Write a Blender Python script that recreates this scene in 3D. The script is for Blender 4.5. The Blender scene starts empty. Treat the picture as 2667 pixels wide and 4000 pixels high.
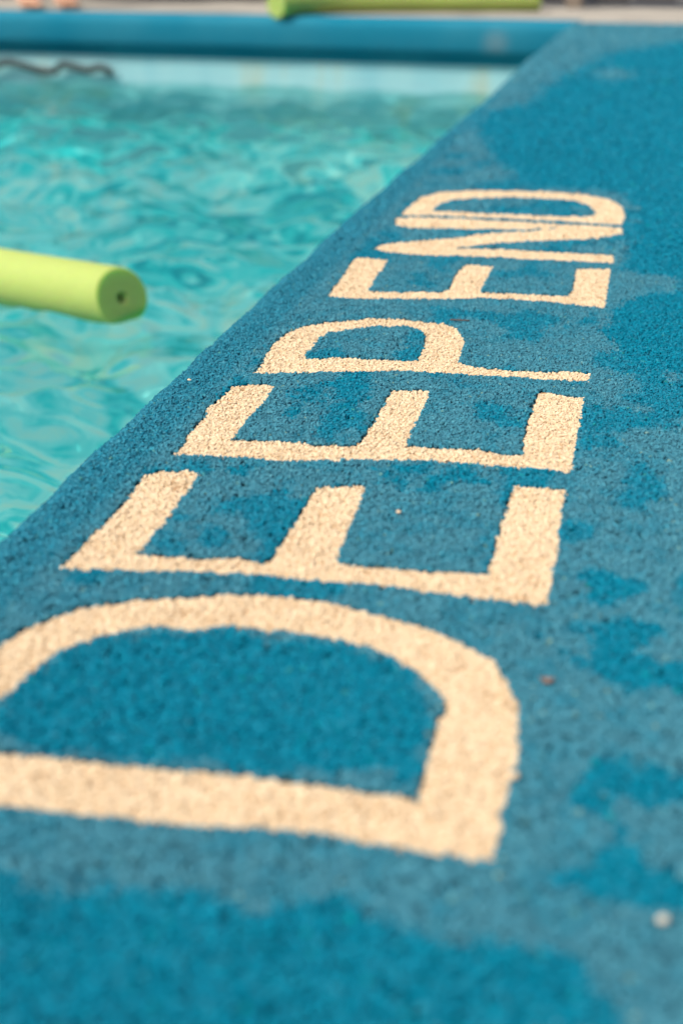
import bpy, bmesh, math, random
import numpy as np
from mathutils import Vector, Matrix

# ------------------------------------------------------------ camera, sky, sun, exposure
S = bpy.context.scene
COL = S.collection
R = math.radians
rng = np.random.default_rng(7)
random.seed(7)

cam_d = bpy.data.cameras.new('camera')
cam = bpy.data.objects.new('camera', cam_d)
COL.objects.link(cam)
S.camera = cam
cam_d.sensor_fit = 'VERTICAL'
cam_d.sensor_height = 36.0
cam_d.sensor_width = 24.0
cam_d.lens = 50.0
cam_d.clip_start = 0.01
cam_d.clip_end = 500.0
PITCH, YAW, ROLL, CAMH = 0.4071495, 0.2231455, -0.0036510, 0.391037
cp, sp, cy, sy = math.cos(PITCH), math.sin(PITCH), math.cos(YAW), math.sin(YAW)
fwd = Vector((-sy * cp, cy * cp, -sp))
rt0 = Vector((cy, sy, 0))
up0 = rt0.cross(fwd)
rt = math.cos(ROLL) * rt0 + math.sin(ROLL) * up0
up = -math.sin(ROLL) * rt0 + math.cos(ROLL) * up0
cam.matrix_world = Matrix(((rt.x, up.x, -fwd.x, 0), (rt.y, up.y, -fwd.y, 0),
                           (rt.z, up.z, -fwd.z, CAMH), (0, 0, 0, 1)))
cam_d.dof.use_dof = True
cam_d.dof.focus_distance = 1.25
cam_d.dof.aperture_fstop = 4.0
cam_d.dof.aperture_blades = 0

TO_SUN = Vector((-0.42, -0.42, 0.80)).normalized()
sun_d = bpy.data.lights.new('sun', 'SUN')
sun_d.energy = 4.0
sun_d.angle = R(0.53)
sun_d.color = (1.0, 0.93, 0.82)
sun = bpy.data.objects.new('sun', sun_d)
sun.rotation_euler = TO_SUN.to_track_quat('Z', 'Y').to_euler()
COL.objects.link(sun)
sun_d.cycles.is_caustics_light = True

world = bpy.data.worlds.new('World')
S.world = world
world.use_nodes = True
wn = world.node_tree.nodes
wl = world.node_tree.links
bg = wn['Background']
sky = wn.new('ShaderNodeTexSky')
sky.sky_type = 'NISHITA'
sky.sun_disc = False
sky.sun_elevation = math.asin(TO_SUN.z)
sky.sun_rotation = math.atan2(TO_SUN.x, TO_SUN.y)
sky.dust_density = 5.0
wl.new(sky.outputs[0], bg.inputs[0])
bg.inputs[1].default_value = 0.14

S.view_settings.view_transform = 'Standard'
S.view_settings.look = 'None'
S.view_settings.gamma = 1.0
S.view_settings.use_curve_mapping = False
S.view_settings.exposure = 0.03
S.render.engine = 'CYCLES'
S.cycles.use_denoising = True
S.cycles.denoiser = 'OPENIMAGEDENOISE'
S.cycles.denoising_input_passes = 'RGB_ALBEDO_NORMAL'
S.cycles.denoising_prefilter = 'ACCURATE'
S.cycles.max_bounces = 10
S.cycles.transmission_bounces = 6
S.cycles.sample_clamp_indirect = 3.0

# ------------------------------------------------------------ helpers
def link(o, parent=None):
    COL.objects.link(o)
    if parent:
        o.parent = parent
    return o

def tag(o, label=None, cat=None, group=None, kind=None):
    for k, v in (('label', label), ('category', cat), ('group', group), ('kind', kind)):
        if v:
            o[k] = v
    return o

def mesh_np(name, verts, faces, mat, parent=None, smooth=False, attrs=None):
    """verts (n,3), faces (m,k) arrays -> one mesh object"""
    verts = np.asarray(verts, np.float32)
    faces = np.asarray(faces, np.int32)
    me = bpy.data.meshes.new(name)
    n, (m, k) = len(verts), faces.shape
    me.vertices.add(n)
    me.vertices.foreach_set('co', verts.ravel())
    me.loops.add(m * k)
    me.loops.foreach_set('vertex_index', faces.ravel())
    me.polygons.add(m)
    me.polygons.foreach_set('loop_start', np.arange(0, m * k, k, dtype=np.int32))
    me.update(calc_edges=True)
    me.polygons.foreach_set('use_smooth', np.full(m, smooth))
    for a, v in (attrs or {}).items():
        at = me.attributes.new(a, 'FLOAT', 'POINT')
        at.data.foreach_set('value', np.asarray(v, np.float32))
    me.materials.append(mat)
    me.validate()
    return link(bpy.data.objects.new(name, me), parent)

def mesh_bm(name, bm, mat, parent=None, smooth=False):
    bmesh.ops.recalc_face_normals(bm, faces=bm.faces)
    me = bpy.data.meshes.new(name)
    bm.to_mesh(me)
    bm.free()
    for p in me.polygons:
        p.use_smooth = smooth
    me.materials.append(mat)
    return link(bpy.data.objects.new(name, me), parent)

def empty(name, loc=(0, 0, 0)):
    o = bpy.data.objects.new(name, None)
    o.location = loc
    return link(o)

def box(bm, x0, x1, y0, y1, z0, z1):
    vs = [bm.verts.new(p) for p in ((x0, y0, z0), (x1, y0, z0), (x1, y1, z0), (x0, y1, z0),
                                    (x0, y0, z1), (x1, y0, z1), (x1, y1, z1), (x0, y1, z1))]
    for f in ((0, 3, 2, 1), (4, 5, 6, 7), (0, 1, 5, 4), (1, 2, 6, 5), (2, 3, 7, 6), (3, 0, 4, 7)):
        bm.faces.new([vs[i] for i in f])

def spline(pts, n):
    """Catmull-Rom through the points"""
    p = np.array(pts, float)
    p = np.vstack([2 * p[0] - p[1], p, 2 * p[-1] - p[-2]])
    out = []
    for i in range(1, len(p) - 2):
        for t in np.linspace(0, 1, n, endpoint=False):
            a, b, c, d = p[i - 1:i + 3]
            out.append(.5 * (2 * b + (c - a) * t + (2 * a - 5 * b + 4 * c - d) * t * t + (3 * b - a - 3 * c + d) * t ** 3))
    out.append(p[-2])
    return np.array(out)

def sweep(path, prof, closed_prof=False):
    """sweep list of (radius) rings: path (n,3), prof list of (offset along, radius) ignored -> tube rings"""
    n = len(path)
    T = np.gradient(path, axis=0)
    T /= np.linalg.norm(T, axis=1)[:, None]
    U = np.cross(T, np.array([0, 0, 1.0]))
    U /= np.linalg.norm(U, axis=1)[:, None]
    V = np.cross(U, T)
    return T, U, V

def hash2(i, j, s):
    h = np.sin(i * 127.1 + j * 311.7 + s * 74.7) * 43758.5453
    return h - np.floor(h)

def vnoise(x, y, s=0):
    i, j = np.floor(x), np.floor(y)
    u, v = x - i, y - j
    u = u * u * (3 - 2 * u)
    v = v * v * (3 - 2 * v)
    return (hash2(i, j, s) * (1 - u) + hash2(i + 1, j, s) * u) * (1 - v) + \
           (hash2(i, j + 1, s) * (1 - u) + hash2(i + 1, j + 1, s) * u) * v

def fbm(x, y, s=0, o=3):
    t, a, w = 0, 1.0, 0
    for k in range(o):
        t = t + a * vnoise(x * 2 ** k, y * 2 ** k, s + k)
        w += a
        a *= .55
    return t / w

def inside(px, py, poly):
    poly = np.asarray(poly)
    r = np.zeros(px.shape, bool)
    x0, y0 = poly.min(0)
    x1, y1 = poly.max(0)
    m = (px >= x0) & (px <= x1) & (py >= y0) & (py <= y1)
    X, Y = px[m], py[m]
    q = np.zeros(X.shape, bool)
    n = len(poly)
    for k in range(n):
        xa, ya = poly[k]
        xb, yb = poly[k - 1]
        if ya == yb:
            continue
        c = ((ya > Y) != (yb > Y)) & (X < (xb - xa) * (Y - ya) / (yb - ya) + xa)
        q ^= c
    r[m] = q
    return r

def new_mat(name):
    m = bpy.data.materials.new(name)
    m.use_nodes = True
    nt = m.node_tree
    return m, nt.nodes, nt.links, nt.nodes['Principled BSDF']

def ramp(nodes, stops):
    r = nodes.new('ShaderNodeValToRGB')
    e = r.color_ramp.elements
    e[0].position, e[0].color = stops[0][0], (*stops[0][1], 1)
    e[1].position, e[1].color = stops[-1][0], (*stops[-1][1], 1)
    for p, c in stops[1:-1]:
        x = e.new(p)
        x.color = (*c, 1)
    return r

def noisy_mat(name, c0, c1, scale, rough=.8, bump=0.0, bscale=None, detail=4, spec=.5):
    m, n, l, b = new_mat(name)
    tc = n.new('ShaderNodeTexCoord')
    no = n.new('ShaderNodeTexNoise')
    no.inputs['Scale'].default_value = scale
    no.inputs['Detail'].default_value = detail
    l.new(tc.outputs['Object'], no.inputs['Vector'])
    r = ramp(n, [(.3, c0), (.7, c1)])
    l.new(no.outputs['Fac'], r.inputs[0])
    l.new(r.outputs[0], b.inputs['Base Color'])
    b.inputs['Roughness'].default_value = rough
    b.inputs['Specular IOR Level'].default_value = spec
    if bump:
        n2 = n.new('ShaderNodeTexNoise')
        n2.inputs['Scale'].default_value = bscale or scale * 4
        l.new(tc.outputs['Object'], n2.inputs['Vector'])
        bp = n.new('ShaderNodeBump')
        bp.inputs['Strength'].default_value = bump
        bp.inputs['Distance'].default_value = .01
        l.new(n2.outputs['Fac'], bp.inputs['Height'])
        l.new(bp.outputs[0], b.inputs['Normal'])
    return m

# ------------------------------------------------------------ measured outlines on the deck (metres)
LET = [["d1",[[[-.3495,.6565],[-.3448,.6753],[-.3338,.6915],[-.3259,.7051],[-.3083,.7187],[-.2892,.7292],[-.2641,.7367],[-.2377,.7475],[-.2109,.7498],[-.1814,.7488],[-.1581,.7442],[-.1394,.7378],[-.1164,.7298],[-.0934,.7169],[-.0726,.7],[-.0597,.6744],[-.053,.6529],[-.0495,.6249],[-.0484,.5983],[-.049,.573],[-.0493,.5466],[-.0492,.5193],[-.0562,.5178],[-.0772,.5184],[-.102,.5197],[-.1272,.521],[-.1439,.5201],[-.1607,.5192],[-.1868,.5148],[-.2076,.5145],[-.2319,.5134],[-.2543,.5114],[-.281,.5105],[-.358,.5125],[-.359,.56],[-.356,.62]],[[-.3235,.601],[-.3202,.6212],[-.3151,.6532],[-.3017,.6735],[-.2854,.6883],[-.2689,.6979],[-.2465,.6968],[-.228,.7077],[-.2056,.7058],[-.18,.7069],[-.1533,.7016],[-.1379,.6985],[-.1233,.6868],[-.1095,.6775],[-.098,.6621],[-.09,.6485],[-.0887,.634],[-.0918,.6297],[-.0903,.609],[-.0907,.589],[-.0898,.5733],[-.0888,.5597],[-.1047,.5592],[-.122,.5585],[-.1453,.5595],[-.1813,.5594],[-.2079,.5567],[-.2354,.5555],[-.2725,.5539],[-.3008,.5526],[-.316,.557],[-.323,.575]]]],["e1",[[[-.3557,.7572],[-.355,.7838],[-.3554,.8145],[-.3532,.8569],[-.356,.8916],[-.3578,.9218],[-.3475,.9346],[-.3207,.9369],[-.3171,.9034],[-.3164,.8743],[-.3141,.8352],[-.3157,.809],[-.3158,.7897],[-.2975,.791],[-.2719,.7912],[-.2499,.7986],[-.2311,.7932],[-.2271,.8036],[-.2273,.8482],[-.2268,.8844],[-.2279,.9194],[-.227,.9263],[-.1937,.9368],[-.1904,.8861],[-.1898,.8505],[-.1859,.8046],[-.1703,.8028],[-.1482,.804],[-.1303,.8028],[-.1091,.8074],[-.0885,.8078],[-.0887,.8446],[-.0892,.8959],[-.0892,.9595],[-.0526,.9594],[-.0511,.9164],[-.0494,.8531],[-.0488,.7728],[-.0706,.7737],[-.0958,.7743],[-.1214,.7759],[-.1521,.7789],[-.1779,.7773],[-.2017,.7755],[-.2268,.7776],[-.2571,.7736],[-.2901,.77],[-.3178,.7639]]]],["e2",[[[-.3518,.9663],[-.3495,.9911],[-.3545,1.0174],[-.3537,1.0572],[-.3581,1.0751],[-.3552,1.103],[-.3546,1.1358],[-.3438,1.1448],[-.3197,1.1475],[-.3171,1.1112],[-.3178,1.0724],[-.3172,1.036],[-.3164,1.007],[-.286,1.0115],[-.2626,1.0132],[-.2497,1.0093],[-.2203,1.0143],[-.2155,1.0268],[-.2155,1.0651],[-.2163,1.125],[-.2166,1.1555],[-.1847,1.1623],[-.1821,1.1092],[-.1818,1.0652],[-.1808,1.0242],[-.1571,1.024],[-.1256,1.0282],[-.1066,1.0219],[-.0907,1.0208],[-.0924,1.0916],[-.0923,1.1517],[-.0905,1.1801],[-.0527,1.1681],[-.0517,1.1004],[-.0521,1.0722],[-.0507,.9923],[-.0573,.9939],[-.0727,.9954],[-.1035,.9961],[-.1346,.9956],[-.17,.9923],[-.2095,.9856],[-.2401,.979],[-.2681,.9717],[-.2917,.9729],[-.3165,.9701]]]],["p",[[[-.3482,1.1753],[-.3461,1.2004],[-.3519,1.2383],[-.3536,1.2665],[-.3506,1.3056],[-.3422,1.3314],[-.3221,1.3521],[-.2995,1.3643],[-.2844,1.3769],[-.2499,1.3814],[-.2236,1.3749],[-.2006,1.3706],[-.1879,1.3517],[-.1767,1.3211],[-.1734,1.2764],[-.1726,1.2476],[-.1624,1.2398],[-.1416,1.2345],[-.1148,1.2327],[-.0886,1.2354],[-.0674,1.2429],[-.0506,1.2362],[-.0524,1.2135],[-.0695,1.2134],[-.0975,1.2131],[-.1301,1.2133],[-.1629,1.2121],[-.196,1.2109],[-.2226,1.2096],[-.2501,1.2008],[-.2825,1.1938],[-.3163,1.1836]],[[-.3144,1.2304],[-.3156,1.2541],[-.3156,1.2788],[-.313,1.3136],[-.3008,1.325],[-.2861,1.337],[-.2694,1.3523],[-.2584,1.3474],[-.2454,1.3574],[-.2291,1.3492],[-.2172,1.334],[-.2126,1.3092],[-.2112,1.2804],[-.2098,1.245],[-.2241,1.2419],[-.2469,1.2409],[-.2699,1.2399],[-.2863,1.2403],[-.3005,1.231]]]],["e3",[[[-.3426,1.4476],[-.3517,1.6226],[-.3489,1.6351],[-.3122,1.631],[-.3098,1.5909],[-.3092,1.5414],[-.3055,1.4831],[-.2722,1.4832],[-.2514,1.4936],[-.2299,1.4921],[-.2214,1.51],[-.2229,1.5705],[-.2196,1.6294],[-.1877,1.6246],[-.1863,1.5674],[-.1867,1.5033],[-.1512,1.5058],[-.1191,1.5047],[-.0907,1.5088],[-.0893,1.5461],[-.0917,1.6313],[-.0538,1.6415],[-.0522,1.5438],[-.0521,1.4649],[-.0802,1.47],[-.1118,1.4774],[-.1482,1.4792],[-.1846,1.4782],[-.2055,1.4699],[-.234,1.4639],[-.2673,1.4568],[-.303,1.4492],[-.3228,1.4489]]]],["n",[[[-.3413,1.686],[-.3345,1.7091],[-.3039,1.7298],[-.2754,1.749],[-.2539,1.7588],[-.2234,1.7895],[-.1992,1.8055],[-.1685,1.8175],[-.1332,1.8459],[-.1694,1.8257],[-.2098,1.82],[-.2471,1.8122],[-.2856,1.8112],[-.3209,1.8081],[-.3372,1.8147],[-.3471,1.8671],[-.321,1.8771],[-.2721,1.8797],[-.223,1.878],[-.1743,1.8734],[-.1264,1.8702],[-.0851,1.8702],[-.0528,1.867],[-.0471,1.8332],[-.0616,1.8098],[-.1023,1.7813],[-.1353,1.7704],[-.1628,1.762],[-.1921,1.7454],[-.2149,1.7252],[-.2357,1.7132],[-.2537,1.7018],[-.2296,1.7094],[-.1884,1.7143],[-.1466,1.7118],[-.1055,1.7106],[-.0535,1.7093],[-.0514,1.6671],[-.0756,1.6667],[-.1102,1.6676],[-.1527,1.6645],[-.1857,1.6695],[-.2237,1.6675],[-.2666,1.6609],[-.2976,1.6641],[-.3268,1.6703]]]],["d2",[[[-.3453,1.8827],[-.3438,1.9349],[-.3394,2.0107],[-.3185,2.0553],[-.2819,2.079],[-.2164,2.0889],[-.1572,2.0922],[-.1107,2.0823],[-.0734,2.0487],[-.0575,2.0105],[-.0506,1.9564],[-.0499,1.8819],[-.0681,1.881],[-.1158,1.887],[-.1759,1.8893],[-.2368,1.8901],[-.298,1.888]],[[-.3067,1.9219],[-.3064,1.9588],[-.2958,1.9942],[-.2671,2.0205],[-.2106,2.0373],[-.1591,2.0394],[-.1231,2.03],[-.1004,1.9967],[-.0913,1.9635],[-.0915,1.9279],[-.1243,1.9211],[-.1728,1.9186],[-.2223,1.9207],[-.2723,1.9227]]]]]
WET = [[[-.2589,.4634],[-.2465,.4631],[-.2324,.4586],[-.2177,.4618],[-.1949,.4699],[-.1682,.4788],[-.1556,.4696],[-.1385,.4704],[-.1102,.4796],[-.103,.4725],[-.0971,.4625],[-.0738,.4649],[-.057,.4618],[-.0313,.4702],[-.0117,.4678],[-.0005,.4547],[.0068,.4439],[.0072,.4183],[-.2463,.3621],[-.2954,.4538]],[[-.0345,.8296],[-.0158,.8313],[-.0045,.8197],[.008,.8225],[.0112,.8118],[.0047,.8059],[-.0023,.8133],[-.0018,.7891],[-.0095,.7831],[-.0171,.7836],[-.0224,.7933],[-.0216,.8114],[-.0305,.814]],[[-.0305,.7474],[-.0257,.7566],[-.0039,.7613],[.0063,.7555],[.0198,.7564],[.0191,.7445],[.0113,.7389],[.0117,.7238],[.017,.7175],[.0401,.7189],[.04,.6976],[.026,.6843],[-.0028,.6763],[-.0076,.6889],[-.0166,.6975],[-.0207,.7075],[-.0353,.7052],[-.0374,.7093],[-.0215,.7203],[-.0231,.7313],[-.0211,.7415]],[[-.0539,.7324],[-.0422,.734],[-.0423,.73],[-.0526,.7287]],[[-.014,.612],[-.0035,.6163],[.0524,.5997],[.0505,.5864],[.0186,.5758],[.0063,.5821],[-.0056,.5777],[-.0028,.5623],[.0074,.5542],[.0177,.5335],[.0106,.5226],[.0493,.522],[.049,.5072],[-.0009,.4933],[-.0034,.5044],[-.0184,.507],[-.0193,.5191],[.0007,.533],[.0042,.5402],[-.0067,.5614],[-.0213,.5688],[-.0207,.5873]],[[-.0388,1.4972],[-.0035,1.5323],[.0274,1.5483],[.0879,1.5611],[.0789,1.262],[.0289,1.2513],[-.0048,1.2571],[-.0302,1.3064],[-.0503,1.3768]],[[.1828,4.7022],[.0129,4.5247],[-.0919,4.3015],[-.1987,4.0356],[-.2297,3.8093],[-.2854,3.3358],[-.2934,3.0339],[-.3728,2.8861],[-.3578,2.6545],[-.321,2.5573],[-.3013,2.464],[-.2767,2.3267],[-.2322,2.2424],[-.1805,2.1234],[-.0664,2.1124],[-.0375,1.9899],[-.0353,1.7721],[-.0449,1.6332],[.0272,1.607],[.0894,1.6101]],[[-.3208,.5997],[-.3158,.6302],[-.2992,.6675],[-.2655,.6882],[-.2247,.6971],[-.1779,.6984],[-.1387,.6919],[-.115,.6742],[-.1015,.6536],[-.0939,.6365],[-.0952,.6219],[-.0935,.5949],[-.0954,.5752],[-.1073,.5726],[-.1479,.57],[-.1835,.5669],[-.2289,.5635],[-.2669,.5634],[-.3044,.5603]],[[-.3227,.5993],[-.3044,.5603],[-.3618,.5562],[-.3653,.5625]],[[-.3038,1.1358],[-.2699,1.1654],[-.2384,1.1722],[-.2332,1.1583],[-.2342,1.1187],[-.2421,1.093],[-.2688,1.1113],[-.2815,1.0982],[-.2769,1.0624],[-.2919,1.069],[-.2926,1.1061]],[[-.1955,.9729],[-.1784,.9876],[-.1521,.9905],[-.1187,.9868],[-.1146,.956],[-.1438,.9395],[-.1675,.9293],[-.1754,.9454],[-.1872,.9559]],[[-.3047,.9631],[-.2798,.9657],[-.2721,.9563],[-.2813,.9355],[-.2955,.9324],[-.3088,.9429]]]
DRY = [[[-.1938,3.6653],[-.1608,3.7406],[-.1055,3.6823],[-.0954,3.5444],[-.1371,3.4658],[-.1794,3.5102]]]
EDGE_X, EDGE_R = -0.396, 0.030          # centre line and radius of the rounded pool edge
DECK_Y1 = 5.145
WATER_Z = -0.252

def far_y(x):
    """line of the far pool side"""
    return 5.235 - 0.07 * (np.asarray(x, float) + 1.4)

def wetness(x, y):
    jx = x + .012 * (fbm(x * 55, y * 55, 3, 3) - .5) * 2 + .003 * (vnoise(x * 260, y * 260, 5) - .5) * 2
    jy = y + .014 * (fbm(x * 55, y * 55, 9, 3) - .5) * 2 + .003 * (vnoise(x * 260, y * 260, 6) - .5) * 2
    w = np.zeros(x.shape)
    for p in WET:
        q = inside(jx, jy, p) * 1.0
        if p[0][1] > .74 and p[0][1] < 1.3 and p[0][0] < -.05:        # broken up between the letters
            q = q * np.clip((fbm(x * 75, y * 75, 15, 3) - .36) * 5, 0, 1)
        w = np.maximum(w, q)
    for p in DRY:
        w = np.where(inside(jx, jy, p), 0, w)
    w = np.maximum(w, (x > .06) & (fbm(x * 6, y * 6, 21, 4) > .5))
    w = np.maximum(w, .85 * np.clip((fbm(x * 24, y * 17, 31, 4) - .545) * 14, 0, 1) * (y > .74) * (y < 2.4) * (x > -.36))
    w = np.maximum(w, .35 * np.clip((fbm(x * 60, y * 60, 37, 3) - .5) * 6, 0, 1) * (x < .02))
    return w

# ------------------------------------------------------------ materials
def rubber(name, dry, wet, rough_dry, tints, bump):
    m, n, l, b = new_mat(name)
    aw = n.new('ShaderNodeAttribute'); aw.attribute_name = 'wet'
    at = n.new('ShaderNodeAttribute'); at.attribute_name = 'tint'
    mx = n.new('ShaderNodeMix'); mx.data_type = 'RGBA'
    mx.inputs['A'].default_value = (*dry, 1)
    mx.inputs['B'].default_value = (*wet, 1)
    l.new(aw.outputs['Fac'], mx.inputs['Factor'])
    r = ramp(n, tints)
    l.new(at.outputs['Fac'], r.inputs[0])
    mu = n.new('ShaderNodeMix'); mu.data_type = 'RGBA'; mu.blend_type = 'MULTIPLY'
    mu.inputs['Factor'].default_value = 1
    l.new(mx.outputs['Result'], mu.inputs['A'])
    l.new(r.outputs[0], mu.inputs['B'])
    l.new(mu.outputs['Result'], b.inputs['Base Color'])
    rr = n.new('ShaderNodeMapRange')
    rr.inputs['To Min'].default_value = rough_dry
    rr.inputs['To Max'].default_value = .55
    l.new(aw.outputs['Fac'], rr.inputs['Value'])
    l.new(rr.outputs[0], b.inputs['Roughness'])
    b.inputs['Specular IOR Level'].default_value = .10
    if bump:
        tc = n.new('ShaderNodeTexCoord')
        vo = n.new('ShaderNodeTexVoronoi'); vo.inputs['Scale'].default_value = 330
        l.new(tc.outputs['Object'], vo.inputs['Vector'])
        bp = n.new('ShaderNodeBump'); bp.inputs['Strength'].default_value = bump; bp.inputs['Distance'].default_value = .002
        bp.invert = True
        l.new(vo.outputs['Distance'], bp.inputs['Height'])
        l.new(bp.outputs[0], b.inputs['Normal'])
    return m

BLUE_TINT = [(0, (.42, .46, .50)), (.12, (.82, .84, .86)), (.5, (1, 1, 1)), (.9, (1.22, 1.14, 1.10)), (.955, (1.6, 1.3, 1.2)), (1, (3.6, 1.35, .75))]
TAN_TINT = [(0, (.60, .48, .38)), (.08, (.95, .91, .86)), (.5, (1, 1, 1)), (1, (1.08, 1.09, 1.12))]
DRY_C, WET_C = (.050, .200, .268), (.0, .168, .260)
M_blue = rubber('blue_rubber_granules', DRY_C, WET_C, .85, BLUE_TINT, 0)
M_base = rubber('blue_rubber_bed', DRY_C, WET_C, .85, [(0, (.30,) * 3), (.5, (.42,) * 3), (1, (1.1,) * 3)], .7)
M_tan = rubber('beige_rubber_granules', (.655, .525, .355), (.5, .36, .2), .85, TAN_TINT, 0)
M_tanbed = noisy_mat('beige_rubber_bed', (.36, .22, .11), (.48, .31, .17), 300, .9)
M_bedgap = noisy_mat('bed_gap_shade', (.02, .07, .10), (.035, .12, .17), 200, .9)  # shade of the gaps as a dark colour

# ------------------------------------------------------------ the deck: a sheet with a rounded edge to the pool
def edge_profile(s):
    """arc length s (0 at the start of the rounding, negative on the flat) -> x, z, nx, nz"""
    s = np.asarray(s, float)
    a = np.clip(s / EDGE_R, 0, math.pi / 2)
    over = np.maximum(s - EDGE_R * math.pi / 2, 0)
    x = np.where(s < 0, EDGE_X - s, EDGE_X - EDGE_R * np.sin(a))
    z = np.where(s < 0, 0, -EDGE_R + EDGE_R * np.cos(a)) - over
    return x, z, -np.sin(a), np.cos(a)

def edge_wobble(y):
    return .008 * (fbm(y * 5, y * 0, 50, 3) - .5) + .004 * (vnoise(y * 40, y * 0, 51) - .5)

def edge_shift(s, y):
    """the pool edge runs a little askew beyond the lettering, and is uneven"""
    k = np.clip(1 + np.asarray(s) / .3, 0, 1)
    return k * np.interp(y, [1.9, 3.0, 3.9, 5.1], [0, .026, .034, .058]) + edge_wobble(y) * np.clip(1 + np.asarray(s) / .03, 0, 1)

sv = np.concatenate([[-4.4, -2.6, -1.5, -1.0], np.arange(-.75, -.003, .008), np.linspace(0, EDGE_R * math.pi / 2, 9), [.075, .11, .15]])
yv = np.concatenate([[-1.6, -.8, -.2, .1], np.arange(.25, 2.6, .008), np.arange(2.6, DECK_Y1 - .01, .02), [DECK_Y1]])
SS, YY = np.meshgrid(sv, yv)
x, z, nx, nz = edge_profile(SS)
x = x + edge_shift(SS, YY)
low = np.where((YY < 5.12) & (SS > -.62) & (SS < .03) & (YY > .3), .0040, 0.0)      # the bed lies lower where the granules cover it
V = np.stack([x - nx * low, YY, z - nz * low + .0006 * (fbm(x * 30, YY * 30, 77, 3) - .5)], -1).reshape(-1, 3)
nr, nc = SS.shape
i = (np.arange(nr - 1)[:, None] * nc + np.arange(nc - 1)[None]).ravel()
F = np.stack([i, i + 1, i + nc + 1, i + nc], 1)[:, ::-1]
wv = wetness(V[:, 0], YY.ravel())
wv = np.maximum(wv, np.clip((SS.ravel() - .012) / .03, 0, 1) * .7)
deck = mesh_np('pool_deck', V, F, M_base, smooth=True,
               attrs={'wet': wv, 'tint': np.where(low.ravel() > 0, .15, .8) + .3 * (fbm(V[:, 0] * 120, V[:, 1] * 120, 60, 2) - .5)})  # bed coloured darker under the granules, painting shade into the pits
tag(deck, kind='structure')

# ------------------------------------------------------------ rubber granules
def chips(px, py, pz, nrm, size, tilt=.22, sides=4):
    """irregular flat chips, five faces each (the underside lies in the bed)"""
    n = len(px)
    q = sides
    aa = (np.arange(q) + .5) * 2 * math.pi / q
    cr = (1.41 if q == 4 else 1.75) * np.stack([np.cos(aa), np.sin(aa)], 1)
    base = np.zeros((2 * q, 3))
    base[:q, :2] = cr; base[q:, :2] = cr
    base[:q, 2] = -1; base[q:, 2] = 1
    v = np.repeat(base[None], n, 0)
    v[:, q:, :2] *= rng.uniform(.62, 1.0, (n, q, 1))
    v[:, :, :2] += rng.normal(0, .24, (n, 2 * q, 2))
    v[:, q:, 2] += rng.normal(0, .22, (n, q))
    a = size * rng.uniform(.42, .80, n)
    b = a * rng.uniform(.5, .95, n)
    c = size * rng.uniform(.40, .62, n)
    v *= np.stack([a, b, c], 1)[:, None]
    th = rng.uniform(0, 2 * math.pi, n)
    X = np.stack([np.cos(th), np.sin(th), np.zeros(n)], 1)
    N = nrm + rng.normal(0, tilt, (n, 3)) * np.array([1, 1, .2])
    N /= np.linalg.norm(N, axis=1)[:, None]
    X -= N * (X * N).sum(1)[:, None]
    X /= np.linalg.norm(X, axis=1)[:, None]
    Yv = np.cross(N, X)
    W = v[:, :, :1] * X[:, None] + v[:, :, 1:2] * Yv[:, None] + v[:, :, 2:] * N[:, None]
    W += np.stack([px, py, pz], 1)[:, None]
    if q == 4:
        f = np.array([[4, 5, 6, 7], [0, 1, 5, 4], [1, 2, 6, 5], [2, 3, 7, 6], [3, 0, 4, 7]])
    else:
        f = np.array([[3, 4, 5], [0, 1, 4], [0, 4, 3], [1, 2, 5], [1, 5, 4], [2, 0, 3], [2, 3, 5]])
    F = (f[None] + 2 * q * np.arange(n)[:, None, None]).reshape(-1, f.shape[1])
    return W.reshape(-1, 3), F

def lattice(x0, x1, y0, y1, s):
    ys = np.arange(y0, y1, s * .866)
    xs = np.arange(x0, x1, s)
    gx, gy = np.meshgrid(xs, ys)
    gx = gx + (np.arange(len(ys)) % 2)[:, None] * s * .5
    gx = gx + rng.normal(0, s * .24, gx.shape)
    gy = gy + rng.normal(0, s * .24, gx.shape)
    return gx.ravel(), gy.ravel()

def letter_mask(x, y):
    jx = x + .0010 * (vnoise(x * 330, y * 330, 81) - .5) * 2 + .0006 * (vnoise(x * 120, y * 120, 83) - .5) * 2
    jy = y + .0010 * (vnoise(x * 330, y * 330, 82) - .5) * 2 + .0006 * (vnoise(x * 120, y * 120, 84) - .5) * 2
    out = np.full(x.shape, -1)
    for k, (_, polys) in enumerate(LET):
        m = inside(jx, jy, polys[0])
        for h in polys[1:]:
            m &= ~inside(jx, jy, h)
        out[m] = k
    return out

blocks = [  # s range along the profile (flat part negative), y range, spacing
    (-.455, .036, .62, 1.72, .00196),
    (-.455, .036, .36, .62, .0022),
    (-.60, -.455, .36, 1.72, .0036),
    (-.54, .036, 1.72, 2.45, .0031),
    (-.52, .036, 2.45, 3.4, .0050),
    (-.52, .036, 3.4, 5.135, .0078),
]
AX, AY, AS, AZ = [], [], [], []
for s0, s1, y0, y1, sp_ in blocks:
    ss, yy = lattice(s0, s1, y0, y1, sp_)
    AX.append(ss); AY.append(yy); AS.append(np.full(len(ss), sp_))
ss, yy, sz = map(np.concatenate, (AX, AY, AS))
keep = ~((yy < .62) & (EDGE_X - ss < -.36) & (ss < 0)) | (yy > .5)
ss, yy, sz = ss[keep], yy[keep], sz[keep]
px, pz, nx, nz = edge_profile(ss)
px = px + edge_shift(ss, yy)
who = letter_mask(px, yy)
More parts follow.
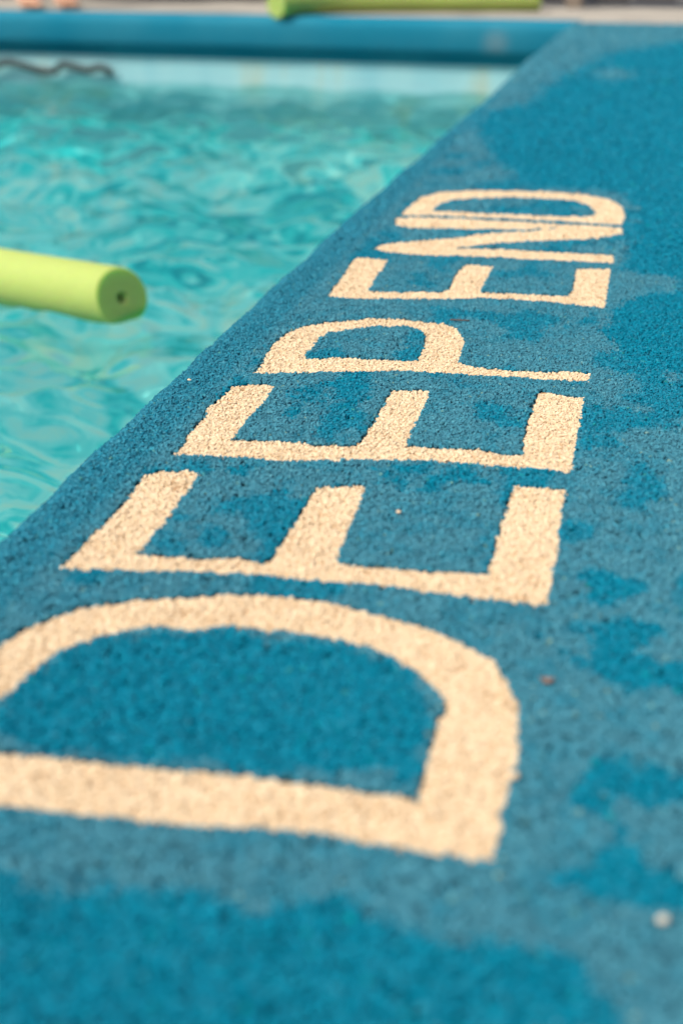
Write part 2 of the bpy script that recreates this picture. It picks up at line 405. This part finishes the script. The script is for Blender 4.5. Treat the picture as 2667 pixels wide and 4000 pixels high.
# blue granules of the deck
gap = (letter_mask(px + .0028, yy - .0022) >= 0) & (rng.uniform(0, 1, len(px)) < .85)     # open joint along the letters
m = (who < 0) & ~gap
gx, gy, gz, gs = px[m], yy[m], pz[m], sz[m]
nrm = np.stack([nx[m], np.zeros(m.sum()), nz[m]], 1)
hgt = rng.normal(0, .00042, m.sum()) - .0011 + .0008 * (fbm(gx * 90, gy * 90, 91, 2) - .5)
drop = (rng.uniform(0, 1, m.sum()) < .05) | (vnoise(gx * 340, gy * 340, 17) > .81)           # granules that have come out
hgt[drop] -= .0034
dith = .0015 + .0035 * np.clip(gy - 1, 0, 1) + .010 * np.clip(gy - 2, 0, 2)
wet = wetness(gx + rng.normal(0, 1, len(gx)) * dith, gy + rng.normal(0, 1, len(gx)) * dith * 1.4)
wet = np.maximum(wet, .55 * np.clip((-.358 - gx) / .015, 0, 1) * (gy < 3.2))  # band along the pool edge blended halfway to the deeper blue
wet = np.clip(wet + rng.normal(0, .12, len(wet)), 0, 1)
tint = np.clip(rng.beta(2.0, 2.0, len(wet)), 0, .95)
odd = rng.uniform(0, 1, len(wet))
tint = np.where(odd < .010, rng.uniform(.95, 1, len(wet)), tint)
for sd, mm in ((4, gs < .002), (3, gs >= .002)):
    Vc, Fc = chips((gx + nrm[:, 0] * hgt)[mm], gy[mm], (gz + nrm[:, 2] * hgt)[mm], nrm[mm], gs[mm] * 1.02, sides=sd)
    gran = mesh_np('rubber_granules', Vc, Fc, M_blue, attrs={'wet': np.repeat(wet[mm], 2 * sd), 'tint': np.repeat(tint[mm], 2 * sd)})
    tag(gran, kind='stuff')


# beige letters let into the deck
def letter_bed(polys, parent):
    cu = bpy.data.curves.new('bed', 'CURVE')
    cu.dimensions = '2D'
    cu.fill_mode = 'BOTH'
    cu.extrude = .0015
    for p in polys:
        sp2 = cu.splines.new('POLY')
        sp2.points.add(len(p) - 1)
        for q, (a, b) in zip(sp2.points, p):
            q.co = (a, b, 0, 1)
        sp2.use_cyclic_u = True
    tmp = bpy.data.objects.new('bed', cu)
    COL.objects.link(tmp)
    dg = bpy.context.evaluated_depsgraph_get()
    me = bpy.data.meshes.new_from_object(tmp.evaluated_get(dg))
    bpy.data.objects.remove(tmp)
    me.transform(Matrix.Translation((0, 0, -.0035)))
    me.materials.clear()
    me.materials.append(M_tanbed)
    return me

LABELS = {
    'd1': 'largest beige letter D nearest the camera, cut off by the left frame edge',
    'e1': 'beige letter E directly beyond the big near D',
    'e2': 'beige letter E in sharp focus just before the P',
    'p': 'beige rubber letter P in the middle of the deck',
    'e3': 'beige letter E between the P and the N',
    'n': 'narrow looking beige letter N between an E and the far D',
    'd2': 'small beige letter D at the far end of the lettering',
}
for k, (key, polys) in enumerate(LET):
    o = link(bpy.data.objects.new('inlaid_letter', letter_bed(polys, None)))
    tag(o, LABELS[key], 'letter', 'beige letters let into the blue deck')
    m = who == k
    n = int(m.sum())
    # a little denser and lying slightly lower than the blue around it
    hg = rng.normal(0, .00045, n) - .0022
    hg[(rng.uniform(0, 1, n) < .03) | (vnoise(px[m] * 340, yy[m] * 340, 18) > .87)] -= .0024
    Vl, Fl = chips(px[m], yy[m], hg, np.tile([0., 0, 1], (n, 1)), sz[m] * 1.08)
    t = np.clip(rng.beta(2.0, 1.7, n) + .5 * (fbm(px[m] * 45, yy[m] * 45, 95, 3) - .5), 0, 1)
    g = mesh_np('rubber_granule', Vl, Fl, M_tan, o, attrs={'wet': np.zeros(n * 8), 'tint': np.repeat(t, 8)})
    tag(g, kind='stuff')

# loose bits lying on the deck
def lump(name, x, y, r, mat, label, cat, group=None, flat=.6, z=0.001):
    bm = bmesh.new()
    bmesh.ops.create_icosphere(bm, subdivisions=2, radius=1)
    for v in bm.verts:
        v.co *= 1 + random.uniform(-.16, .16)
        v.co = Vector((v.co.x * r * random.uniform(.95, 1.05), v.co.y * r * .85, v.co.z * r * flat))
    o = mesh_bm(name, bm, mat)
    o.location = (x, y, z + r * flat * .8)
    o.rotation_euler = (0, 0, random.uniform(0, 6))
    return tag(o, label, cat, group)

M_peb = noisy_mat('pale_pebble', (.45, .43, .36), (.58, .55, .47), 300, .7)
M_tanlump = noisy_mat('loose_beige_granule', (.66, .48, .30), (.78, .6, .4), 600, .8)
M_red = noisy_mat('reddish_leaf', (.13, .085, .07), (.20, .13, .10), 200, .8)
M_twig = noisy_mat('brown_twig', (.06, .03, .02), (.12, .07, .05), 200, .9)
lump('pebble', .0241, .4915, .0028, M_peb, 'pale round pebble on the wet deck near the bottom right corner', 'pebble')
G = 'loose beige granules'
lump('loose_granule', -.0475, .5837, .0026, M_tanlump, 'loose beige granule touching the right side of the near D', 'granule', G)
lump('loose_granule', -.397, 1.1429, .0019, M_tanlump, 'single beige granule alone at the pool edge left of the P', 'granule', G, z=-.0005)
lump('loose_granule', -.2105, 1.047, .0016, M_tanlump, 'loose beige granule on blue inside the sharp E', 'granule', G)
lump('loose_granule', -.1612, .889, .0018, M_tanlump, 'loose beige granule between the two arms of the nearer E', 'granule', G)
# flat scrap of a leaf
bm = bmesh.new()
vs = [bm.verts.new((.0042 * math.cos(a) * (1 + .2 * math.sin(3 * a)), .0024 * math.sin(a), .0008 * math.cos(2 * a))) for a in np.linspace(0, 2 * math.pi, 14, endpoint=False)]
bm.faces.new(vs)
ex = bmesh.ops.extrude_face_region(bm, geom=bm.faces[:])
for g in ex['geom']:
    if isinstance(g, bmesh.types.BMVert):
        g.co.z += .0008
leaf = mesh_bm('leaf_scrap', bm, M_red)
leaf.location = (-.0404, .6788, .0022)
tag(leaf, 'reddish scrap of leaf right of the near D', 'leaf')
def tube(name, pts, rad, mat, parent=None, seg=10, n=8, smooth=True, caps=True):
    p = spline(pts, n)
    T, U, Vv = sweep(p, None)
    rad = np.broadcast_to(np.asarray(rad, float), (len(p),)) if np.ndim(rad) == 0 else np.interp(np.linspace(0, 1, len(p)), np.linspace(0, 1, len(rad)), rad)
    a = np.linspace(0, 2 * math.pi, seg, endpoint=False)
    ring = p[:, None] + rad[:, None, None] * (np.cos(a)[None, :, None] * U[:, None] + np.sin(a)[None, :, None] * Vv[:, None])
    bm = bmesh.new()
    vv = [[bm.verts.new(q) for q in r] for r in ring]
    for r0, r1 in zip(vv[:-1], vv[1:]):
        for k in range(seg):
            bm.faces.new((r0[k], r0[(k + 1) % seg], r1[(k + 1) % seg], r1[k]))
    if caps:
        bm.faces.new(vv[0]); bm.faces.new(vv[-1])
    return mesh_bm(name, bm, mat, parent, smooth)
tw = tube('twig', [(-.2005, 1.3800, .0018), (-.191, 1.3785, .0024), (-.181, 1.3800, .0020)], .0007, M_twig, seg=6, n=3)
tag(tw, 'tiny dark twig on the deck beside the P bowl', 'twig')

# ------------------------------------------------------------ far side of the pool: rounded coping, paving, ground
M_cop = None
m, n, l, b = new_mat('far_coping_rubber')
tc = n.new('ShaderNodeTexCoord')
no = n.new('ShaderNodeTexNoise'); no.inputs['Scale'].default_value = 3; no.inputs['Detail'].default_value = 6
l.new(tc.outputs['Object'], no.inputs['Vector'])
r = ramp(n, [(.35, (.004, .155, .245)), (.65, (.022, .185, .27))])
l.new(no.outputs['Fac'], r.inputs[0])
# one worn grey patch
gp = n.new('ShaderNodeVectorMath'); gp.operation = 'DISTANCE'
gp.inputs[1].default_value = (-.62, 5.18, -.075)
l.new(tc.outputs['Object'], gp.inputs[0])
mr = n.new('ShaderNodeMapRange'); mr.inputs['From Min'].default_value = .015; mr.inputs['From Max'].default_value = .06
mr.inputs['To Min'].default_value = .28; mr.inputs['To Max'].default_value = 0
l.new(gp.outputs['Value'], mr.inputs['Value'])
mx = n.new('ShaderNodeMix'); mx.data_type = 'RGBA'
l.new(mr.outputs[0], mx.inputs['Factor']); l.new(r.outputs[0], mx.inputs['A']); mx.inputs['B'].default_value = (.30, .27, .25, 1)
l.new(mx.outputs['Result'], b.inputs['Base Color'])
b.inputs['Roughness'].default_value = .8
b.inputs['Specular IOR Level'].default_value = .1
M_cop = m
CR = .035
xs = np.linspace(-7.4, -.335, 120)
prof = [(.10, .001), (.05, .001)] + [(CR - CR * math.sin(a), -CR + CR * math.cos(a)) for a in np.linspace(0, math.pi / 2, 8)] + [(0, -.098), (.004, -.107), (.012, -.112), (.036, -.115), (.040, -.155), (.09, -.157)]
P = np.array(prof)
V = np.zeros((len(xs), len(P), 3))
V[:, :, 0] = xs[:, None]
V[:, :, 1] = far_y(xs)[:, None] + P[None, :, 0] + (.006 * (fbm(xs * 4, xs * 0, 5, 3) - .5))[:, None]
V[:, :, 2] = P[None, :, 1]
nc = len(P)
i = (np.arange(len(xs) - 1)[:, None] * nc + np.arange(nc - 1)[None]).ravel()
tag(mesh_np('pool_coping', V.reshape(-1, 3), np.stack([i, i + nc, i + nc + 1, i + 1], 1)[:, ::-1], M_cop, smooth=True), kind='structure')

M_pave = noisy_mat('pale_concrete', (.28, .265, .235), (.40, .375, .33), 5, .85, .2, 120)
def quad_sheet(name, quads, mat, smooth=False):
    bm = bmesh.new()
    for q in quads:
        bm.faces.new([bm.verts.new(p) for p in q])
    return mesh_bm(name, bm, mat, None, smooth)
fy = lambda x: float(far_y(x))
pv = quad_sheet('paving', [
    [(-7.4, fy(-7.4) + .098, .0), (-.335, fy(-.335) + .098, .0), (-.335, 12, .0), (-7.4, 12, .0)],
    [(-.335, DECK_Y1 + .001, .0), (4, DECK_Y1 + .001, .0), (4, 12, .0), (-.335, 12, .0)],
    [(-12, -4, .0), (-7.4, -4, .0), (-7.4, 12, .0), (-12, 12, .0)],
    [(4.004, -4, .0), (9, -4, .0), (9, 12, .0), (4.004, 12, .0)]], M_pave)
tag(pv, kind='structure')
M_ground = noisy_mat('dry_ground', (.12, .13, .06), (.22, .19, .12), 2, .95)
gd = quad_sheet('ground', [
    [(-200, 12, -.02), (200, 12, -.02), (200, 250, -.02), (-200, 250, -.02)],
    [(-200, -200, -.02), (-12, -200, -.02), (-12, 12, -.02), (-200, 12, -.02)],
    [(9, -200, -.02), (200, -200, -.02), (200, 12, -.02), (9, 12, -.02)],
    [(-12, -200, -.02), (9, -200, -.02), (9, -4, -.02), (-12, -4, -.02)],
    [(-.30, -4, -.02), (9, -4, -.02), (9, -1.5, -.02), (-.30, -1.5, -.02)]], M_ground)
tag(gd, kind='structure')

# ------------------------------------------------------------ pool basin
m, n, l, b = new_mat('pool_paint_and_ripple_light')
tc = n.new('ShaderNodeTexCoord')
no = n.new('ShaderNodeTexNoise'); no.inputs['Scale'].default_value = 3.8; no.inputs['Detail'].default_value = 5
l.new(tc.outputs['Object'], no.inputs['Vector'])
r = ramp(n, [(.30, (.0, .38, .45)), (.46, (.05, .72, .73)), (.60, (.44, .89, .87)), (.76, (.82, .88, .76))])  # pale and beige mottling puts caustics and water reflections into the floor colour
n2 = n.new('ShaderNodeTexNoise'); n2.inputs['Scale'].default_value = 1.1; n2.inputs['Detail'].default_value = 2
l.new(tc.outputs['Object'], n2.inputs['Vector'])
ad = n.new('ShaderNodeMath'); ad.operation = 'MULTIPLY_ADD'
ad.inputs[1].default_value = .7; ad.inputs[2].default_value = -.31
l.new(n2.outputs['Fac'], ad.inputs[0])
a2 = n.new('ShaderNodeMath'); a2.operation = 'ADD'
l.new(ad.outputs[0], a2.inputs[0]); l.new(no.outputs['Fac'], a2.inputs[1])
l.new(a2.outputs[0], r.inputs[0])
l.new(r.outputs[0], b.inputs['Base Color'])
b.inputs['Roughness'].default_value = .6
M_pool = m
FLOOR_Z = -1.0
WX = -.405
bm = bmesh.new()
def gridquad(p0, p1, p2, p3):
    bm.faces.new([bm.verts.new(p) for p in (p0, p1, p2, p3)])
gridquad((-7.3, -3, FLOOR_Z), (WX, -3, FLOOR_Z), (WX, fy(WX) + .05, FLOOR_Z), (-7.3, fy(-7.3) + .05, FLOOR_Z))
gridquad((WX, -3, FLOOR_Z), (WX, fy(WX) + .05, FLOOR_Z), (WX, fy(WX) + .05, -.14), (WX, -3, -.14))
gridquad((-7.3, -3, FLOOR_Z), (-7.3, fy(-7.3) + .05, FLOOR_Z), (-7.3, fy(-7.3) + .05, -.005), (-7.3, -3, -.005))
gridquad((-7.3, -3, FLOOR_Z), (WX, -3, FLOOR_Z), (WX, -3, -.005), (-7.3, -3, -.005))
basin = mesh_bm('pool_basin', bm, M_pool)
tag(basin, kind='structure')
# far wall: pale paint with rust runs under the coping
m, n, l, b = new_mat('far_wall_paint')
tc = n.new('ShaderNodeTexCoord')
mp = n.new('ShaderNodeMapping'); mp.inputs['Scale'].default_value = (7, 1, 1.5)
l.new(tc.outputs['Object'], mp.inputs['Vector'])
no = n.new('ShaderNodeTexNoise'); no.inputs['Scale'].default_value = 1; no.inputs['Detail'].default_value = 5
l.new(mp.outputs[0], no.inputs['Vector'])
r = ramp(n, [(.3, (.22, .46, .52)), (.55, (.30, .52, .55)), (.68, (.37, .45, .38))])
l.new(no.outputs['Fac'], r.inputs[0]); l.new(r.outputs[0], b.inputs['Base Color'])
b.inputs['Roughness'].default_value = .6
xs = [-7.3, WX]
wl_ = quad_sheet('pool_wall', [[(-7.3, fy(-7.3) + .043, FLOOR_Z), (-.35, fy(-.35) + .043, FLOOR_Z), (-.35, fy(-.35) + .043, -.150), (-7.3, fy(-7.3) + .043, -.150)]], m)
tag(wl_, kind='structure')

# ------------------------------------------------------------ water
m, n, l, b = new_mat('pool_water')
n.remove(b)
gl = n.new('ShaderNodeBsdfGlass')
gl.inputs['Color'].default_value = (.80, .985, .97, 1)
gl.inputs['IOR'].default_value = 1.333
gl.inputs['Roughness'].default_value = 0.0
l.new(gl.outputs[0], n['Material Output'].inputs['Surface'])
M_water = m
xw = np.concatenate([np.linspace(-7.29, -3.3, 60), np.arange(-3.28, WX - .005, .014), [WX - .001]])
yw = np.concatenate([np.linspace(-2.99, .2, 50), np.arange(.22, 2.6, .014), np.arange(2.6, 5.12, .02)])
X, Y = np.meshgrid(xw, yw)
yt = (Y - yw[0]) / (yw[-1] - yw[0])
Y = np.where(Y > 4.5, 4.5 + (Y - 4.5) / (yw[-1] - 4.5) * (far_y(X) + .041 - 4.5), Y)
Z = np.zeros_like(X)
wr = np.random.default_rng(12)
wx_ = X + .16 * (fbm(X * 2.3, Y * 2.3, 40, 3) - .5)
wy_ = Y + .16 * (fbm(X * 2.3, Y * 2.3, 41, 3) - .5)
NW = 90
for k in range(NW):
    lam = math.exp(wr.uniform(math.log(.065), math.log(.5)))
    th = wr.normal(1.42, .5) if k % 4 else wr.uniform(0, 6.28)
    kk = 2 * math.pi / lam
    amp = .0088 * (lam / .3) ** 1.0 * wr.uniform(.4, 1.2)
    ph = kk * (math.cos(th) * wx_ + math.sin(th) * wy_) + wr.uniform(0, 7)
    Z += amp * (np.sin(ph) + .25 * np.sin(2 * ph + 1.3)) * .36
Z *= .55 + 1.3 * fbm(X * 2.2, Y * 2.2, 44, 3) ** 1.3
Z *= np.interp(Y, [3.9, 4.7], [1, .5])          # calmer below the far wall
gy_, gx_ = np.gradient(Z, axis=0) / np.gradient(Y, axis=0), np.gradient(Z, axis=1) / np.gradient(X, axis=1)
print('rms slope', gy_.std(), gx_.std(), Z.std())
V = np.stack([X, Y, WATER_Z + Z], -1).reshape(-1, 3)
nc = X.shape[1]
i = (np.arange(X.shape[0] - 1)[:, None] * nc + np.arange(nc - 1)[None]).ravel()
water = mesh_np('pool_water', V, np.stack([i, i + 1, i + nc + 1, i + nc], 1), M_water, smooth=True)
tag(water, kind='structure')
CAUSTICS = True
if CAUSTICS:
    water.cycles.is_caustics_caster = True
    basin.cycles.is_caustics_receiver = True
    wl_.cycles.is_caustics_receiver = True

# ------------------------------------------------------------ foam pool noodles
def foam(name, c, sss):
    m, n, l, b = new_mat(name)
    tc = n.new('ShaderNodeTexCoord')
    no = n.new('ShaderNodeTexNoise'); no.inputs['Scale'].default_value = 90; no.inputs['Detail'].default_value = 3
    l.new(tc.outputs['Object'], no.inputs['Vector'])
    r = ramp(n, [(.3, tuple(v * .93 for v in c)), (.7, c)])
    l.new(no.outputs['Fac'], r.inputs[0]); l.new(r.outputs[0], b.inputs['Base Color'])
    b.inputs['Roughness'].default_value = .75
    b.inputs['Subsurface Weight'].default_value = sss
    b.inputs['Subsurface Radius'].default_value = (.35, .8, .12)
    b.inputs['Subsurface Scale'].default_value = .07
    bp = n.new('ShaderNodeBump'); bp.inputs['Strength'].default_value = .15; bp.inputs['Distance'].default_value = .002
    l.new(no.outputs['Fac'], bp.inputs['Height']); l.new(bp.outputs[0], b.inputs['Normal'])
    return m
M_foam = foam('yellow_green_foam', (.36, .44, .110), .6)

def noodle(path, rad, hole, label, seg=40, cut=(0, 0)):
    """hollow foam tube: outer skin, rounded rims, flat ends, inner bore"""
    p = spline(path, 10)
    T, U, Vv = sweep(p, None)
    a = np.linspace(0, 2 * math.pi, seg, endpoint=False)
    rr = rad * .07
    rows = []                                   # (centre index, axial offset, radius)
    end0 = [(0, .0, hole), (0, 0, rad - rr)] + [(0, rr - rr * math.cos(t), rad - rr + rr * math.sin(t)) for t in (.5, 1.0, 1.5)]
    end1 = [(-1, -(rr - rr * math.cos(t)), rad - rr + rr * math.sin(t)) for t in (1.5, 1.0, .5)] + [(-1, 0, rad - rr), (-1, 0, hole)]
    rows = end0 + [(k, 0, rad) for k in range(1, len(p) - 1)] + end1 + [(k, 0, hole) for k in range(len(p) - 2, 0, -1)]
    bm = bmesh.new()
    rings = []
    for k, off, r_ in rows:
        c = p[k] + T[k] * off
        ca_, cb_ = cut if k == -1 else (0, 0)       # the end is cut a little askew
        rings.append([bm.verts.new(c + r_ * (math.cos(q) * U[k] + math.sin(q) * Vv[k] - (ca_ * math.cos(q) + cb_ * math.sin(q)) * T[k])) for q in a])
    nR = len(rings)
    for k in range(nR):
        r0, r1 = rings[k], rings[(k + 1) % nR]
        for j in range(seg):
            bm.faces.new((r0[j], r0[(j + 1) % seg], r1[(j + 1) % seg], r1[j]))
    o = mesh_bm('pool_noodle', bm, M_foam, None, True)
    for f in o.data.polygons:                    # the cut ends stay flat
        if f.index // seg == 0 or f.index // seg == len(end0) + len(p) - 2 + len(end1) - 2:
            f.use_smooth = False
    return tag(o, label, 'pool noodle', 'yellow-green foam pool noodles')

noodle([(-2.25, 2.66, -.210), (-1.8, 2.49, -.212), (-1.35, 2.335, -.214), (-1.10, 2.252, -.216), (-.862, 2.167, -.215)], .0500, .0110,
       'yellow-green foam noodle floating on the pool water at left', cut=(.24, .22))
noodle([(-1.425, 5.235, .040), (-1.35, 5.345, .044), (-1.23, 5.46, .047), (-1.0, 5.545, .047), (-.75, 5.60, .047), (-.52, 5.66, .047)], .046, .008,
       'yellow-green foam noodle lying across the far pool edge')

# dark cord hanging along the far wall at the waterline
M_cord = noisy_mat('dark_cord', (.008, .012, .014), (.02, .025, .027), 60, .7)
cp_ = [(-2.75, .014), (-2.55, -.002), (-2.44, -.012), (-2.36, .016), (-2.28, .006), (-2.21, -.012), (-2.15, -.012), (-2.12, .013), (-2.08, .011), (-2.01, -.004), (-1.96, .008), (-1.92, -.006), (-1.915, -.028)]
cord = tube('cord', [(a * 1.0 - .18, fy(a) + .026, -.203 + q * .9) for a, q in cp_], .0135, M_cord, seg=8, n=6)
tag(cord, 'dark wavy cord along the far pool wall at the waterline', 'cord')

# ------------------------------------------------------------ background: hedge, board fence
M_leaf = noisy_mat('dark_hedge_leaf', (.012, .035, .014), (.035, .075, .025), 14, .6)
M_stem = noisy_mat('hedge_stem', (.05, .035, .025), (.09, .07, .05), 20, .9)
hedge = empty('hedge', (-4.2, 6.45, 0))
tag(hedge, 'dark green clipped hedge behind the far paving', 'hedge')
n_l = 16000
q = rng.uniform(0, 1, (n_l, 3))
hx = -7.6 + q[:, 0] * 6.75
hz = .03 + q[:, 2] ** .8 * (.78 + .16 * fbm(hx * 2.2, hx * 0, 70, 3))
hy = 6.0 + .16 * (fbm(hx * 3, hz * 3, 71, 3) - .5) + np.where(rng.uniform(0, 1, n_l) < .6, q[:, 1] ** 2 * .25, q[:, 1] * .8)
ang = rng.uniform(0, 2 * math.pi, (n_l, 2))
d1 = np.stack([np.cos(ang[:, 0]), np.sin(ang[:, 0]) * .7, rng.uniform(-.6, .6, n_l)], 1)
d1 /= np.linalg.norm(d1, axis=1)[:, None]
d2 = np.cross(d1, rng.normal(0, 1, (n_l, 3)))
d2 /= np.linalg.norm(d2, axis=1)[:, None]
c = np.stack([hx, hy, hz], 1) - [-4.2, 6.45, 0]
ls = rng.uniform(.025, .045, n_l)[:, None]
Vh = np.stack([c - d1 * ls, c + d2 * ls * .5, c + d1 * ls, c - d2 * ls * .5], 1).reshape(-1, 3)
fo = mesh_np('foliage', Vh, np.arange(n_l * 4).reshape(-1, 4), M_leaf, hedge)
bm = bmesh.new()
for k in range(26):
    x0 = -3.35 + k * .26
    box(bm, x0 - .012, x0 + .012, -.02, .004, 0, .6)
bmx = mesh_bm('stems', bm, M_stem, hedge)
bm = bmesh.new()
box(bm, -3.3, 3.3, -.12, .3, .02, .72)  # solid dark box stands in for the shade inside the hedge
mesh_bm('inner_shade', bm, noisy_mat('hedge_shade', (.008, .018, .008), (.02, .035, .014), 30, .95), hedge)

M_board = noisy_mat('weathered_board', (.055, .05, .045), (.10, .088, .075), 6, .85, .3, 60)
M_post = noisy_mat('pale_post', (.16, .125, .10), (.22, .18, .14), 6, .85)
fence = empty('board_fence', (1.4, 5.93, 0))
tag(fence, 'low grey-brown board fence behind the paving at right', 'fence')
bd = None
for k in range(26):
    xk = -2.20 + k * .175
    if bd is None:
        bm = bmesh.new()
        box(bm, -.083, .083, -.011, .011, .03, .92)
        bmesh.ops.bevel(bm, geom=bm.edges[:], offset=.004, segments=1, affect='EDGES')
        bd = mesh_bm('board', bm, M_board, fence)
        o = bd
    else:
        o = bd.copy()
        link(o, fence)
    o.location = (xk, .01 * random.uniform(-1, 1), .01 * random.uniform(-1, 1))
pt = None
for xk in (-1.805, -.1, 1.6, 2.35):
    if pt is None:
        bm = bmesh.new()
        box(bm, -.032, .032, -.075, -.014, 0, .95)
        bmesh.ops.bevel(bm, geom=bm.edges[:], offset=.006, segments=1, affect='EDGES')
        pt = mesh_bm('post', bm, M_post, fence)
        o = pt
    else:
        o = pt.copy()
        link(o, fence)
    o.location.x = xk

# ------------------------------------------------------------ person standing at the far edge (only a foot is in the picture)
def skin_body(name, pts, edges, radii, root, mat, parent=None, sub=2):
    me = bpy.data.meshes.new(name)
    me.from_pydata([Vector(p) for p in pts], edges, [])
    o = link(bpy.data.objects.new(name, me), parent)
    md = o.modifiers.new('skin', 'SKIN')
    md.use_smooth_shade = True
    for v, r_ in zip(me.skin_vertices[0].data, radii):
        v.radius = r_ if isinstance(r_, tuple) else (r_, r_)
        v.use_root = False
    me.skin_vertices[0].data[root].use_root = True
    sb = o.modifiers.new('sub', 'SUBSURF')
    sb.levels = sb.render_levels = sub
    dg = bpy.context.evaluated_depsgraph_get()
    m2 = bpy.data.meshes.new_from_object(o.evaluated_get(dg))
    o.modifiers.clear()
    o.data = m2
    m2.materials.clear()
    m2.materials.append(mat)
    return o
m, n, l, b = new_mat('skin')
b.inputs['Base Color'].default_value = (.52, .29, .19, 1)
b.inputs['Roughness'].default_value = .5
b.inputs['Subsurface Weight'].default_value = .15
b.inputs['Subsurface Radius'].default_value = (1, .35, .2)
b.inputs['Subsurface Scale'].default_value = .01
M_skin = m
# local frame: x = the way the person faces (toes), y = to the person's left, z up
PTS, RAD, EDG = [], [], []
def J(x, y, z, r, to=None):
    PTS.append((x, y, z)); RAD.append(r)
    if to is not None:
        EDG.append((to, len(PTS) - 1))
    return len(PTS) - 1
pel = J(0, 0, .92, (.15, .11))
sp1 = J(.01, 0, 1.08, (.135, .10), pel)
ch = J(0, 0, 1.27, (.155, .11), sp1)
nk0 = J(-.01, 0, 1.40, (.09, .07), ch)
nk = J(.01, 0, 1.47, .055, nk0)
hd = J(.02, 0, 1.55, (.07, .085), nk)
hd2 = J(.02, 0, 1.65, (.078, .095), hd)
hd3 = J(.015, 0, 1.70, (.055, .07), hd2)
for s in (1, -1):
    sh = J(-.01, s * .17, 1.37, .055, nk0)
    el = J(-.03, s * .23, 1.09, .042, sh)
    wr_ = J(.04, s * .25, .86, .028, el)
    pa = J(.055, s * .25, .80, (.036, .018), wr_)
    for k, (dx, ln) in enumerate(((-.028, .06), (-.010, .075), (.010, .08), (.028, .07))):
        f1 = J(.06 + dx, s * .25, .755, .0085, pa)
        J(.068 + dx, s * .245, .755 - ln, .0065, f1)
    t1 = J(.095, s * .245, .79, .010, pa)
    J(.108, s * .24, .755, .008, t1)
LEGS = {}
for s, fx, fyy in ((-1, 0.0, 0.0), (1, .0, .20)):
    hp = J(0, s * .09, .84, .088, pel)
    kn = J(.02, s * .07, .47, .055, hp)
    ca = J(-.01, s * .07, .32, .054, kn)
    an = J(-.02, s * .07, .085, .036, ca)
    LEGS[s] = an
    he = J(-.045, s * .07, .035, .034, an)
    ins = J(.035, s * .072, .056, (.034, .034), an)
    bl = J(.115, s * .074, .030, (.042, .022), ins)
    for k, (dy, ln) in enumerate(((-.030, .055), (-.012, .056), (.004, .050), (.019, .043), (.032, .035))):
        r_ = .014 if k == 0 else .0095
        tb = J(.135, s * .074 + s * dy, .020, r_, bl)
        J(.135 + ln, s * .074 + s * dy * 1.08, .013, r_ * .85, tb)
person = skin_body('person', PTS, EDG, RAD, pel, M_skin)
yaw = math.atan2(-.21, .17)
ca_, sa_ = math.cos(yaw), math.sin(yaw)
# put the right foot's ankle where the photograph shows the heel
ax, ay = -.02, -.07
person.location = (-2.545 - (ax * ca_ - ay * sa_), 5.525 - (ax * sa_ + ay * ca_), .004)
person.rotation_euler = (0, 0, yaw)
tag(person, 'barefoot person standing at the far pool edge, only a foot in view', 'person')
M_short = noisy_mat('dark_swim_shorts', (.02, .03, .06), (.03, .05, .09), 20, .8)
so = []
SP, SE, SR = [(0, 0, 1.0), (0, 0, .90), (.01, .095, .80), (.02, .075, .58), (.01, -.095, .80), (.02, -.075, .58)], [(0, 1), (1, 2), (2, 3), (1, 4), (4, 5)], [(.155, .115), (.17, .13), .108, .095, .108, .095]
shorts = skin_body('shorts', SP, SE, SR, 1, M_short, person, 1)
M_hair = noisy_mat('brown_hair', (.03, .018, .01), (.06, .035, .02), 60, .6)
bm = bmesh.new()
bmesh.ops.create_icosphere(bm, subdivisions=3, radius=1)
bmesh.ops.delete(bm, geom=[v for v in bm.verts if v.co.z < -.15 or (v.co.x > .55 and v.co.z < .45)], context='VERTS')
for v in bm.verts:
    v.co = Vector((v.co.x * .108 + .01, v.co.y * .090, v.co.z * .10 + 1.655)) * (1 + random.uniform(-.003, .003))
mesh_bm('hair', bm, M_hair, person, True)
for s in (1, -1):
    bm = bmesh.new()
    bmesh.ops.create_icosphere(bm, subdivisions=2, radius=.011)
    bmesh.ops.translate(bm, verts=bm.verts, vec=(.108, s * .032, 1.635))
    mesh_bm('eye', bm, noisy_mat('eye', (.02, .015, .01), (.05, .03, .02), 50, .2), person, True)
bm = bmesh.new()
bmesh.ops.create_cone(bm, segments=8, radius1=.016, radius2=.006, depth=.045, cap_ends=True)
bmesh.ops.translate(bm, verts=bm.verts, vec=(.116, 0, 1.615))
mesh_bm('nose', bm, M_skin, person, True)
